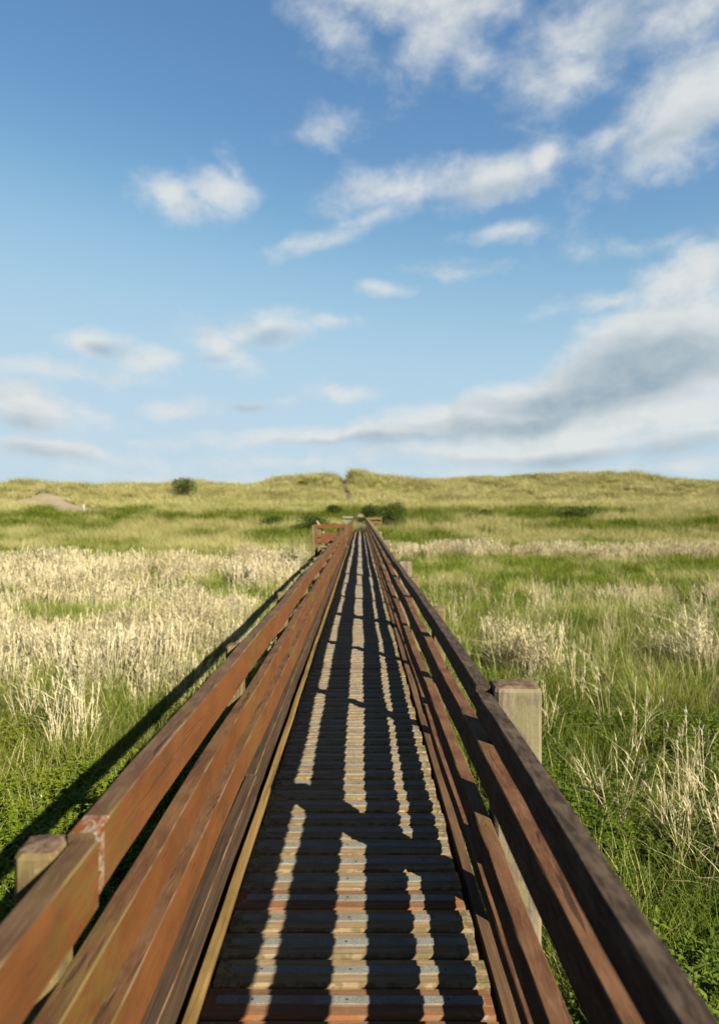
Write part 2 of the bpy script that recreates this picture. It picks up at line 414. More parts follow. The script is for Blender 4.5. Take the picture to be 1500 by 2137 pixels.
# ------------------------------------------------------------------ terrain
CREST = [(-2500, 1022), (-600, 1022), (0, 1022), (180, 1017), (300, 1014), (450, 1018), (520, 1016), (580, 1003), (650, 997), (698, 999),
         (714, 1007), (736, 998), (800, 1003), (880, 1008), (960, 1005), (1040, 1001), (1100, 999), (1180, 998), (1250, 1002), (1350, 1006),
         (1420, 1010), (1500, 1016), (2100, 1020), (4000, 1020)]
CX = np.array([(c[0] - VPX) / FPX * 128 for c in CREST]); CZ = np.array([CAM_H + (VPY - c[1]) / FPX * 128 for c in CREST])
GROUND = -1.25
def terr(x, y):
    x = np.asarray(x, dtype=np.float64); y = np.asarray(y, dtype=np.float64)
    z = GROUND + .16 * (fbm(x * .35, y * .35, 3) - .5) + .0 * x
    off = 6 * (fbm(x * .06, y * 0 + 3.3, 21, 3) - .5)
    z = z + 3.09 * sst(y + off * sst(np.abs(x), 3, 10), 46, 74) + .5 * (fbm(x * .12, y * .12, 5) - .5) * sst(y, 44, 60)
    cz = np.interp(x, CX, CZ)
    ysh = y + 9 * (fbm(x * .05, y * .03, 31, 3) - .5)
    lump = 3.8 * (fbm(x * .13 + .06 * y, y * .085, 41, 4) - .5) * sst(y, 80, 100) * (1 - .7 * sst(y, 118, 126))
    z = z + (cz - 1.85) * sst(ysh, 80, 127) + lump
    z = z - (cz - 3.0) * sst(y, 134, 230)
    # worn gully climbing the dune
    gx = np.interp(y, [74, 90, 110, 128], [-.6, -1.6, -2.6, -3.4])
    z = z - .9 * np.exp(-((x - gx) / 1.0) ** 2) * sst(y, 84, 96) * (1 - sst(y, 140, 160))
    # landing at the far end of the bridge
    w = np.exp(-(x / 2.2) ** 2) * sst(y, 48, 53) * (1 - sst(y, 60, 68))
    z = z * (1 - w) + (-.10) * w
    return z
def ground_at(px, py, dmin=2.0, dmax=260):
    D = np.arange(dmin, dmax, .1); X = (px - VPX) / FPX * D; Z = CAM_H - (py - VPY) / FPX * D
    g = terr(X, D); i = int(np.argmax(Z <= g))
    if Z[i] > g[i]: i = len(D) - 1
    return float(X[i]), float(D[i]), float(g[i])
TRACK = [ground_at(*p, dmin=60) for p in ((70, 1044), (92, 1048), (112, 1054), (140, 1060), (172, 1066), (190, 1069))]
def seg_dist(x, y, pts):
    d = np.full(np.shape(x), 1e9)
    for (a, b) in zip(pts[:-1], pts[1:]):
        ax, ay = a[0], a[1]; bx, by = b[0] - ax, b[1] - ay
        t = np.clip(((x - ax) * bx + (y - ay) * by) / (bx * bx + by * by + 1e-9), 0, 1)
        d = np.minimum(d, np.hypot(x - ax - t * bx, y - ay - t * by))
    return d
GULLY = [(-.6, 70), (-.6, 74), (-1.6, 90), (-2.6, 110), (-3.4, 127)]
ENDPATH = [(.0, 55), (-.05, 58), (.2, 62), (-.5, 70)]
def sand_mask(x, y):
    n = fbm(x * .8, y * .8, 77, 3) - .5
    s = 1 - sst(seg_dist(x, y, TRACK) + n * 1.6, 2.4, 3.4)
    s = np.maximum(s, (1 - sst(seg_dist(x, y, GULLY) + n * .8, .25, .75)) * .8)
    s = np.maximum(s, 1 - sst(seg_dist(x, y, ENDPATH) + n * .3, .55, .85))
    return s
def build_ground():
    def axis(bp):
        out = []
        for a, b, st in bp: out += list(np.arange(a, b, st))
        return np.array(out + [bp[-1][1]])
    xs = axis([(-2500, -300, 200), (-300, -100, 10), (-100, -20, 1.4), (-20, -4, .6), (-4, 4, .25), (4, 20, .6), (20, 100, 1.4), (100, 300, 10), (300, 2500, 200)])
    ys = axis([(-400, -30, 60), (-30, -4, 2), (-4, 20, .5), (20, 60, .8), (60, 140, .9), (140, 240, 5), (240, 3000, 200)])
    X, Y = np.meshgrid(xs, ys); Z = terr(X, Y)
    V = np.stack([X.ravel(), Y.ravel(), Z.ravel()], 1)
    nx, ny = len(xs), len(ys)
    i = np.arange(nx * ny).reshape(ny, nx)
    F = np.stack([i[:-1, :-1].ravel(), i[:-1, 1:].ravel(), i[1:, 1:].ravel(), i[1:, :-1].ravel()], 1)
    me = mesh('ground', V.tolist(), F.tolist(), [M['ground']], smooth=True)
    float_attr(me, 'dune', np.clip(sst(Y, 44, 58) + .0, 0, 1).ravel()); float_attr(me, 'sand', sand_mask(X, Y).ravel())
    tag(link('ground', me), kind='structure')
build_ground()

# ------------------------------------------------------------------ footbridge
bridge = empty('footbridge', (0, 0, GROUND))
tag(bridge, 'long straight wooden footbridge with red-brown slatted railings leading to the dunes', 'footbridge')
bridge_inv = -GROUND
def bpart(name, me, loc=(0, 0, 0), rot=(0, 0, 0)):
    o = link(name, me, bridge); o.location = (loc[0], loc[1], loc[2] + bridge_inv); o.rotation_euler = rot
    return o

XL, XR, TH = -.615, .4845, .063
DL, DR = -.538, .458
END = 56.0
LP = [1.5 + 2.3 * i for i in range(-2, 24)]      # left post stations
RP = [2.75 + 2.28 * i for i in range(-2, 24)]    # right post stations
LP = [p for p in LP if p < END]; RP = [p for p in RP if p < END]
rr = random.Random(5)

def rail_mesh(y0, y1, xin, side, z0, z1, posts, seed, ox=0.0, oz=0.0, wear=None, dark=0):
    """side -1: body extends to -x from the inner plane; chamfered section with worn arrises and a slight warp"""
    r = random.Random(seed)
    fine = .16 if y0 < 14 else .8
    n = max(3, int((y1 - y0) / fine)); ys = [y0 + (y1 - y0) * i / n for i in range(n + 1)]
    if wear: ys = sorted(ys + [y0 + .025, y0 + .055, y0 + .085]); n += 3
    c = .0045
    xo = xin + side * TH
    s = side
    #  profile counter-clockwise seen along +y for side -1, fixed by flipping below
    prof = [(xin, z0 + c), (xin, z1 - c), (xin + s * c, z1), (xo - s * c, z1), (xo, z1 - c), (xo, z0 + c), (xo - s * c, z0), (xin + s * c, z0)]
    mats = [0, 2, 1, 2, 0, 3, 0, 3]              # inner face, arris, top, arris, outer face, arris, underside, arris
    ph = [r.uniform(0, 6.28) for _ in range(4)]
    V = []; moss = []
    for y in ys:
        bx = ox + .004 * math.sin(y * 1.3 + ph[0]) + .003 * math.sin(y * 2.9 + ph[1])
        bz = oz + .004 * math.sin(y * 1.1 + ph[2]) + .002 * math.sin(y * 3.3 + ph[3])
        dp = min(abs(y - p) for p in posts)
        mo = max(0, 1 - dp / .30) * (.7 + .3 * r.random())
        for j, (x, z) in enumerate(prof):
            jx = jz = 0
            if j in (1, 2, 3, 4, 0, 7):
                jx = r.uniform(-.0012, .0012) if fine < .5 else 0; jz = r.uniform(-.0016, .0012) if fine < .5 else 0
            V.append((x + bx + jx, y, z + bz + jz)); moss.append(mo)
    F = []; mi = []
    P = len(prof)
    for i in range(n):
        for j in range(P):
            a, b = i * P + j, i * P + (j + 1) % P
            f = (a, b, b + P, a + P)
            F.append(f if s < 0 else f[::-1])
            m_ = mats[j]
            if wear and (j in (1, 2) or (j == 0 and ys[i] < wear[0] + .03)) and wear[0] < (ys[i] + ys[i + 1]) / 2 < wear[1]: m_ = 4
            mi.append(m_)
    e0 = tuple(range(P)); e1 = tuple(range(n * P, n * P + P))
    F += [e0[::-1] if s < 0 else e0, e1 if s < 0 else e1[::-1]]; mi += [1, 1]
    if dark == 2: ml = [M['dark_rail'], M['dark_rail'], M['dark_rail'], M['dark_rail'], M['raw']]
    elif dark == 1: ml = [M['dark_rail'], M['top_red'], M['edge'], M['dark_rail'], M['raw']]  # lower right rails: shade painted into the faces, tops kept brown
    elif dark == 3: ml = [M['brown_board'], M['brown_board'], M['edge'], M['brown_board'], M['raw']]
    else: ml = [M['paint'], M['top'] if z0 > .7 else M['top_brown'], M['edge'], M['moss_edge'], M['raw']]
    me = mesh('rail', V, F, ml, mi)
    float_attr(me, 'moss', moss)
    return me

L_RAILS = [(.788, .947), (.512, .640), (.250, .415), (-.018, .150)]
R_RAILS = [(.842, .947), (.572, .718), (.275, .400), (.114, .190)]
BAY = (LP[14], LP[15])      # passing place on the left side
def joints(stations, start, every, gapless=None):
    out = [-2.9]
    out += [stations[i] for i in range(start, len(stations), every)]
    if out[-1] < END - .8: out.append(END)
    else: out[-1] = END
    return out
for side, X, rails, posts, spec in ((-1, XL, L_RAILS, LP, ((2, 4), (5, 4), (5, 4), (3, 4))), (1, XR, R_RAILS, RP, ((2, 3), (3, 4), (4, 4), (3, 3)))):
    for ri, ((z0, z1), (st, ev)) in enumerate(zip(rails, spec)):
        js = joints(posts, st, ev)
        if side < 0: js = sorted(set(js + [BAY[0], BAY[1]]))
        for i, (a, b) in enumerate(zip(js[:-1], js[1:])):
            if side < 0 and abs(a - BAY[0]) < .01: continue
            seed = ri * 100 + i + (50 if side > 0 else 0)
            q = random.Random(seed)
            ox = q.uniform(-.010, .010); oz = q.uniform(-.007, .007)
            if side > 0 and ri == 0 and i == 0: ox, oz = .004, -.016
            if side > 0 and ri == 0 and i == 1: ox, oz = .012, .012
            if side < 0 and ri == 0 and i == 0: ox, oz = .006, -.006
            if side < 0 and ri == 0 and i == 1: ox, oz = .0, .004
            wear = None
            if side < 0 and ri == 0 and i == 1: wear = (a, a + .085)
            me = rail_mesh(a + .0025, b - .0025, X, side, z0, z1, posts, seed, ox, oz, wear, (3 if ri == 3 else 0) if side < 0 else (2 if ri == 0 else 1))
            bpart(['top_rail', 'upper_rail', 'lower_rail', 'bottom_rail'][ri], me)

def box(x0, x1, y0, y1, z0, z1, mats, c=.008, top=1, jit=0.0, seed=0):
    """chamfered box; slot 0 sides, slot `top` the upper face"""
    r = random.Random(seed)
    def ring(ins, z): return [(x0 + ins, y0 + ins, z), (x1 - ins, y0 + ins, z), (x1 - ins, y1 - ins, z), (x0 + ins, y1 - ins, z)]
    V = ring(c, z0) + ring(0, z0 + c) + ring(0, z1 - c) + ring(c, z1)
    V = [(x + r.uniform(-jit, jit), y + r.uniform(-jit, jit), z + r.uniform(-jit, jit)) for x, y, z in V]
    F = [(3, 2, 1, 0)]; mi = [0]
    for k_ in range(3):
        for j in range(4):
            a, b = k_ * 4 + j, k_ * 4 + (j + 1) % 4
            F.append((a, b, b + 4, a + 4)); mi.append(top if k_ == 2 and len(mats) > 1 else 0)
    F.append((12, 13, 14, 15)); mi.append(top if len(mats) > 1 else 0)
    return mesh('box', V, F, mats, mi)

def post_mesh(w, d, h0, h1, seed):
    """post with eased vertical corners and a slightly domed, worn top"""
    r = random.Random(seed)
    c = .014
    def ring(ins, z):
        x, y = w / 2 - ins, d / 2 - ins; k_ = c
        return [(-x, -y + k_, z), (-x + k_, -y, z), (x - k_, -y, z), (x, -y + k_, z), (x, y - k_, z), (x - k_, y, z), (-x + k_, y, z), (-x, y - k_, z)]
    levels = [(0, h0), (0, (h0 + h1) / 2), (0, h1 - .02), (.006, h1 - .006), (.02, h1)]
    V = []
    for ins, z in levels:
        V += [(x + r.uniform(-.0015, .0015), y + r.uniform(-.0015, .0015), z + (r.uniform(-.004, .002) if z > h1 - .03 else 0)) for x, y, z in ring(ins, z)]
    F = []; mi = []
    for k_ in range(len(levels) - 1):
        for j in range(8):
            a, b = k_ * 8 + j, k_ * 8 + (j + 1) % 8
            F.append((a, b, b + 8, a + 8)); mi.append(1 if k_ >= 3 else 0)
    n = len(V); V.append((0, 0, h1 + .003))
    base = (len(levels) - 1) * 8
    for j in range(8): F.append((base + j, base + (j + 1) % 8, n)); mi.append(1)
    F.append(tuple(range(7, -1, -1))); mi.append(0)
    return mesh('post', V, F, [M['post'], M['post_top']], mi)

small_posts = [post_mesh(.100, .100, -1.55, .952, s) for s in range(3)]
big_post = post_mesh(.195, .16, -1.55, .966, 9); big_post.materials[0] = M['grey_post']
for i, y in enumerate(LP):
    bpart('post', small_posts[i % 3], (XL - TH - .054, y, rr.uniform(-.030, -.012)), (0, 0, rr.uniform(-.03, .03)))
for i, y in enumerate(RP):
    big = (i - 2) % 3 == 0 and i >= 2
    o = bpart('post', big_post if big else small_posts[i % 3], (XR + TH + (.112 if big else .058), y + (.02 if big else 0), rr.uniform(-.006, .004)), (0, 0, rr.uniform(-.03, .03)))
    if i == 2: o['label'] = 'thick lichen-stained post at the near rail joint'
# deck boards: grooved planks with a grit strip let into each
PITCH, BW = .150, .137
def board_mesh(mat, seed, w=DR - DL):
    r = random.Random(seed)
    h = BW / 2
    #   y (across the board), z : front arris, near flat, step, grit bed, step, far flat, back arris
    prof = [(-h, -.042), (-h, -.014), (-h + .007, -.0040), (-.021, -.0030), (-.018, -.0005), (.022, -.0005), (.025, -.0035), (h - .006, -.0042), (h, -.013), (h, -.042)]
    n = 8; V = []
    ws = [-w / 2 + w * i / n for i in range(n + 1)]
    for x in ws:
        dy = r.uniform(-.0012, .0012)
        for y, z in prof: V.append((x, y + dy + r.uniform(-.0008, .0008), z + r.uniform(-.0008, .0006)))
    P = len(prof); F = []
    for i in range(n):
        for j in range(P):
            a, b = i * P + j, i * P + (j + 1) % P; F.append((a, b, b + P, a + P))
    F += [tuple(range(P - 1, -1, -1)), tuple(range(n * P, n * P + P))]
    return mesh('deck_board', V, [f[::-1] for f in F], [mat])
def strip_mesh(seed, w):
    r = random.Random(seed); n = 6; V = []; F = []
    for i in range(n + 1):
        x = -w / 2 + w * i / n; j_ = r.uniform(-.0008, .0008)
        V += [(x, -.0175 + j_, -.002), (x, -.0165 + j_, .0026), (x, .0205 + j_, .0026), (x, .0215 + j_, -.002)]
    for i in range(n):
        for j in range(3): a = i * 4 + j; F.append((a, a + 4, a + 5, a + 1))
    F += [(0, 1, 2, 3), tuple(n * 4 + q for q in (3, 2, 1, 0))]
    mi = [0] * len(F)
    for sx_ in (-.34, r.uniform(-.03, .03), .34):      # screw heads
        o0 = len(V); yy = r.uniform(-.004, .006)
        V += [(sx_ + .0052 * math.cos(q * 1.0472), yy + .0052 * math.sin(q * 1.0472), .0031) for q in range(6)]
        F.append(tuple(o0 + q for q in range(6))); mi.append(1)
    return mesh('grip_strip', V, F, [M['grip'], M['screw']], mi)
boards = [board_mesh(M['deck'], s) for s in range(5)] + [board_mesh(M['deck_grey'], 10 + s) for s in range(3)]
red_boards = [board_mesh(M['deck_red'], 20 + s) for s in range(2)]
strips = [strip_mesh(s, .93 - .01 * s) for s in range(3)]
nb = int((END + .9) / PITCH)
first = 7      # boards behind this one lie below the frame
tail_V = []; tail_F = []
xc = (DL + DR) / 2
for i in range(nb):
    y = 2.10 + (i - 20) * PITCH + rr.uniform(-.0025, .0025)
    if y > END - .05: break
    red = i in (21, 25, 53, 71, 90, 121, 150) or rr.random() < .02
    me = rr.choice(red_boards) if red else rr.choice(boards)
    loc = (xc + rr.uniform(-.008, .008), y, rr.uniform(-.006, .002)); rot = (rr.uniform(-.028, .028), rr.uniform(-.002, .002), rr.uniform(-.004, .004))
    if i < first or i - first < 300:
        b = bpart('deck_board', me, loc, rot)
        if red: b['label'] = 'red-stained deck board'
        s = link('grip_strip', rr.choice(strips), b); s.location = (rr.uniform(-.01, .01), rr.uniform(-.002, .002), 0)
    else:
        o0 = len(tail_V)
        tail_V += [(v.co.x + loc[0], v.co.y + loc[1], v.co.z + loc[2]) for v in me.vertices]
        tail_F += [tuple(o0 + q for q in p.vertices) for p in me.polygons]
o = bpart('deck_board', mesh('far_boards', tail_V, tail_F, [M['deck_grey']])); o['kind'] = 'stuff'
# beams under the deck and the batten along the left edge
for x0, x1 in ((-.50, -.40), (.30, .40)):
    bpart('beam', box(x0, x1, -2.9, END - .02, -.30, -.045, [M['beam']], .006))
def batten():
    V = []; F = []; n = 240; r = random.Random(3)
    prof = [(DL - .048, -.04), (DL - .002, -.04), (DL - .002, .027), (DL - .009, .035), (DL - .040, .035), (DL - .048, .027)]
    for i in range(n + 1):
        y = -1 + (END - .5) * i / n; jx = r.uniform(-.002, .002)
        for x, z in prof: V.append((x + jx, y, z + r.uniform(-.0012, .0012)))
    for i in range(n):
        for j in range(6): a, b = i * 6 + j, i * 6 + (j + 1) % 6; F.append((a, a + 6, b + 6, b))
    F += [tuple(range(6)), tuple(range(n * 6 + 5, n * 6 - 1, -1))]
    return mesh('edge_batten', V, F, [M['kerb']])
bpart('edge_batten', batten())
for x0, x1 in ((XL - TH + .004, XL - .03), (XR + .004, XR + TH - .006)):
    bpart('edge_beam', box(x0, x1, -2.9, END - .02, -.31, -.03, [M['beam']], .006))  # right-hand beam added to keep the gap beside the deck dark
for i, y in enumerate(sorted(LP + RP)):
    if y < 30: bpart('cross_beam', box(XL - .14, XR + .14, y - .04, y + .04, -.42, -.305, [M['beam']], .006))
# passing place on the left: posts, rails and boards standing out from the bridge
BX = -2.10
def xrail(x0, x1, y, z0, z1, mat='paint', seed=0, t=.05):
    me = box(x0, x1, y - t, y, z0, z1, [M[mat], M['top']], .006, 1, .002, seed); float_attr(me, 'moss', [0.0] * len(me.vertices)); return me
for (z0, z1) in ((.92, 1.07), (.50, .62), (.24, .38)):
    bpart('bay_rail', xrail(BX - .02, XL - .08, BAY[0] - .06, z0, z1, 'paint', int(z0 * 100)))
    bpart('bay_rail', xrail(BX - .02, XL - .08, BAY[1] + .1, z0, z1, 'paint', int(z0 * 90)))
    me = box(BX - .06, BX - .01, BAY[0] + .06, BAY[1] - .0, z0, z1, [M['paint'], M['top']], .006); float_attr(me, 'moss', [0.0] * len(me.vertices))
    bpart('bay_rail', me)
for px_, py_ in ((BX - .02, BAY[0] - .17), (BX + .24, BAY[0] - .0), (BX - .03, BAY[1] - .06)):
    bpart('post', post_mesh(.13, .11, -1.55, 1.04, 31), (px_, py_, 0))
for i in range(15):
    me = boards[i % 5]
    o = bpart('bay_board', me, ((BX + DL) / 2 - .03, BAY[0] + .10 + i * PITCH, -.002)); o.scale = ((DL - BX - .12) / (DR - DL), 1, 1)
for x0, x1 in ((BX + .1, BX + .2),): bpart('beam', box(x0, x1, BAY[0] + .07, BAY[1] - .02, -.30, -.045, [M['beam']], .006))
def slanted(p, q, w, mat):
    p = Vector(p); q = Vector(q); d = (q - p); L_ = d.length
    me = box(-w / 2, w / 2, -w / 3, w / 3, 0, L_, [M[mat]], .006)
    o = bpart('brace', me, p); o.rotation_euler = d.to_track_quat('Z', 'Y').to_euler(); return o
slanted((BX + .46, BAY[0] + .12, .70), (BX + .14, BAY[0] + .10, 1.26), .09, 'pale_wood')
slanted((XL - .42, BAY[0] + .12, .78), (XL - .22, BAY[0] + .10, 1.28), .10, 'tan_wood')
# rails splayed out at the far landing
for z0, z1 in ((.95, 1.10), (.62, .76), (.30, .44)):
    bpart('wing_rail', box(-1.55, XL - .02, END + .02, END + .07, z0 + .12, z1 + .12, [M['grey_wood']], .006))
    bpart('wing_rail', box(XR + .02, 1.80, END + .02, END + .07, z0, z1, [M['kerb']], .006))
for x_ in (-1.50, 1.35, 1.80): bpart('post', small_posts[1], (x_, END + .13, .22 if x_ < 0 else .25))

# ------------------------------------------------------------------ vegetation prototypes
PROTO = {}
def proto_coll(name, meshes):
    c = bpy.data.collections.new(name)
    for i, me in enumerate(meshes):
        o = bpy.data.objects.new(f'{name}_{i:02d}', me); c.objects.link(o)
    PROTO[name] = (c, len(meshes))

class Geo:
    def __init__(s): s.V = []; s.F = []; s.T = []; s.MI = []
    def blade(s, base, h, lean, az, w, droop=.6, seg=3, tint=0.0, mi=0, twist=0.0):
        """curved tapering strip"""
        b = np.array(base, float); n0 = len(s.V)
        d = np.array([math.cos(az), math.sin(az), 0]); wv = np.array([-math.sin(az + twist), math.cos(az + twist), 0])
        for i in range(seg + 1):
            t = i / seg; r = lean * t + droop * lean * t * t; z = h * (t - .25 * droop * lean * t * t)
            p = b + d * r * h + np.array([0, 0, z]); ww = w * (1 - t) ** .7
            if i < seg: s.V += [tuple(p - wv * ww / 2), tuple(p + wv * ww / 2)]; s.T += [tint, tint]
            else: s.V.append(tuple(p)); s.T.append(tint)
        for i in range(seg - 1):
            a = n0 + 2 * i; s.F.append((a, a + 1, a + 3, a + 2)); s.MI.append(mi)
        a = n0 + 2 * (seg - 1); s.F.append((a, a + 1, a + 2)); s.MI.append(mi)
    def stalk(s, pts, w0, w1, tint=0.0, mi=0):
        """three-sided stem through points"""
        n0 = len(s.V); k_ = len(pts)
        for i, p in enumerate(pts):
            w = w0 + (w1 - w0) * i / (k_ - 1)
            for j in range(3):
                a = j * 2.0944; s.V.append((p[0] + w * math.cos(a), p[1] + w * math.sin(a), p[2])); s.T.append(tint)
        for i in range(k_ - 1):
            for j in range(3):
                a, b = n0 + i * 3 + j, n0 + i * 3 + (j + 1) % 3; s.F.append((a, b, b + 3, a + 3)); s.MI.append(mi)
    def leaf(s, p, d, up, L_, w, tint=0.0, mi=0):
        """pointed leaf folded along its midrib"""
        p = np.array(p, float); d = np.array(d, float); d /= np.linalg.norm(d) + 1e-9
        sd = np.cross(d, up); sd /= np.linalg.norm(sd) + 1e-9; u = np.cross(sd, d)
        n0 = len(s.V)
        s.V += [tuple(p), tuple(p + d * L_ * .42 + sd * w / 2 + u * w * .18), tuple(p + d * L_ - u * L_ * .12), tuple(p + d * L_ * .42 - sd * w / 2 + u * w * .18), tuple(p + d * L_ * .5)]
        s.T += [tint] * 5
        s.F += [(n0, n0 + 4, n0 + 1), (n0 + 1, n0 + 4, n0 + 2), (n0, n0 + 3, n0 + 4), (n0 + 3, n0 + 2, n0 + 4)]; s.MI += [mi] * 4
    def mesh(s, name, mats):
        me = mesh(name, s.V, s.F, mats, s.MI, smooth=False); float_attr(me, 'tint', s.T); return me

M['grass'] = m_blade('green_grass', (.115, .205, .018), (.20, .30, .028), (.33, .38, .052))
M['grass_pale'] = m_blade('pale_grass', (.42, .46, .11), (.62, .60, .22), (.84, .76, .38))
M['herb'] = m_blade('leafy_herb', (.085, .195, .014), (.21, .33, .022), (.38, .43, .036), .38)
M['herb_dark'] = m_blade('dark_herb', (.055, .135, .012), (.13, .23, .018), (.25, .32, .030), .34)
M['reed'] = m_blade('dry_reed', (.72, .60, .28), (.92, .80, .46), (1.0, .92, .62), .22)
M['reed_head'] = m_blade('dry_seed_head', (.80, .67, .38), (.96, .85, .54), (1.0, .95, .68), .30)
M['marram'] = m_blade('marram_grass', (.46, .48, .115), (.66, .63, .21), (.92, .84, .43), .30, .16)
M['bush'] = m_blade('dark_bush_leaf', (.030, .070, .010), (.055, .105, .016), (.085, .14, .022), .22, 1.2)
M['bush_mid'] = m_blade('bush_leaf', (.060, .115, .016), (.095, .165, .022), (.15, .20, .035), .28, 1.2)
k = MK('twig_bark'); M['bark'] = k.done(k.mix(k.noise(k.pos((12, 12, 3)), 1, 4), (.05, .035, .022), (.12, .09, .06)), .9)
k = MK('gorse_flower'); M['flower'] = k.leaf((.80, .50, .02), .25)

R = random.Random(23)
def tuft(n, rad, h0, h1, w, lean, mats, name):
    g = Geo()
    for _ in range(n):
        a = R.uniform(0, 6.283); r = rad * math.sqrt(R.random()); az = a + R.uniform(-1.2, 1.2)
        g.blade((r * math.cos(a), r * math.sin(a), 0), R.uniform(h0, h1), R.uniform(.08, lean), az, w * R.uniform(.6, 1.2), R.uniform(.3, 1.3), 3, R.random(), 0, R.uniform(-.8, .8))
    return g.mesh(name, mats)
proto_coll('grass_tuft', [tuft(70, .20, .18, .46, .0085, .75, [M['grass']], 'grass_tuft') for _ in range(7)] + [tuft(55, .22, .25, .58, .008, .6, [M['grass_pale']], 'grass_tuft') for _ in range(1)])
proto_coll('meadow_tuft', [tuft(90, .50, .20, .55, .020, .7, [M['grass']], 'meadow_tuft') for _ in range(4)])
proto_coll('pale_tuft', [tuft(90, .45, .40, .85, .016, .5, [M['grass_pale']], 'pale_tuft') for _ in range(4)])
proto_coll('marram_tuft', [tuft(80, .38, .50, 1.05, .026, .95, [M['marram']], 'marram_tuft') for _ in range(5)])

def herb(n_stem, h0, h1, L0, L1, mats, rad=.16):
    g = Geo()
    for _ in range(n_stem):
        a = R.uniform(0, 6.283); r = rad * math.sqrt(R.random()); bx, by = r * math.cos(a), r * math.sin(a)
        h = R.uniform(h0, h1); lx, ly = R.uniform(-.12, .12), R.uniform(-.12, .12)
        pts = [(bx + lx * t * t, by + ly * t * t, h * t) for t in (0, .5, 1)]
        g.stalk(pts, .003, .0015, .4)
        tin = R.random()
        nl = int(h / .030)
        for q in range(nl):
            t = .25 + .75 * (q + R.random() * .5) / nl; p = (bx + lx * t * t, by + ly * t * t, h * t)
            for s_ in range(2):
                a2 = q * 1.57 + s_ * 3.14 + R.uniform(-.5, .5); up = R.uniform(-.15, .7)
                g.leaf(p, (math.cos(a2), math.sin(a2), up), (0, 0, 1), R.uniform(L0, L1) * (1.15 - .45 * t), R.uniform(.42, .6) * L1 * (1.1 - .45 * t), min(1, tin * .6 + .4 * R.random()))
    return g.mesh('herb', mats)
proto_coll('leafy_herb', [herb(15, .12, .40, .030, .058, [M['herb']]) for _ in range(5)])
proto_coll('dark_herb', [herb(14, .14, .40, .034, .066, [M['herb_dark']]) for _ in range(4)])

def reed(n, rad, h0, h1, lean_az, lean, wid=.0048, head=True):
    g = Geo()
    for _ in range(n):
        a = R.uniform(0, 6.283); r = rad * math.sqrt(R.random()); bx, by = r * math.cos(a), r * math.sin(a)
        h = R.uniform(h0, h1); az = lean_az + R.gauss(0, .9); le = abs(R.gauss(lean, lean * .6))
        tin = R.random(); dx, dy = math.cos(az) * le * h, math.sin(az) * le * h
        f = lambda t: (bx + dx * t * (.5 + .5 * t), by + dy * t * (.5 + .5 * t), h * t * (1 - .10 * le * t))
        g.stalk([f(0), f(.35), f(.7), f(1)], wid, wid * .5, tin)
        for _q in range(R.randint(1, 3)):      # dry leaf blades that leave the stem
            t = R.uniform(.2, .8); g.blade(f(t), R.uniform(.12, .3), R.uniform(.3, 1.3), R.uniform(0, 6.283), wid * 2.6, R.uniform(.5, 1.6), 3, tin)
        if head:                                # loose one-sided panicle
            ha = az + R.uniform(-.4, .4)
            for q in range(R.randint(7, 11)):
                t = R.uniform(.80, 1.0); aa = ha + R.gauss(0, .8)
                g.blade(f(t), R.uniform(.03, .07), R.uniform(.2, .8), aa, wid * R.uniform(2.0, 3.2), R.uniform(.4, 1.3), 2, R.random(), 1)
    return g.mesh('reed', [M['reed'], M['reed_head']])
proto_coll('reed_clump', [reed(13, .18, .50, .95, R.uniform(0, 6.28), .13) for _ in range(6)])
proto_coll('reed_sparse', [reed(6, .14, .45, .95, R.uniform(0, 6.28), .16, .0030) for _ in range(6)])
proto_coll('reed_far', [reed(26, .55, .55, .95, R.uniform(0, 6.28), .16, .010) for _ in range(5)])

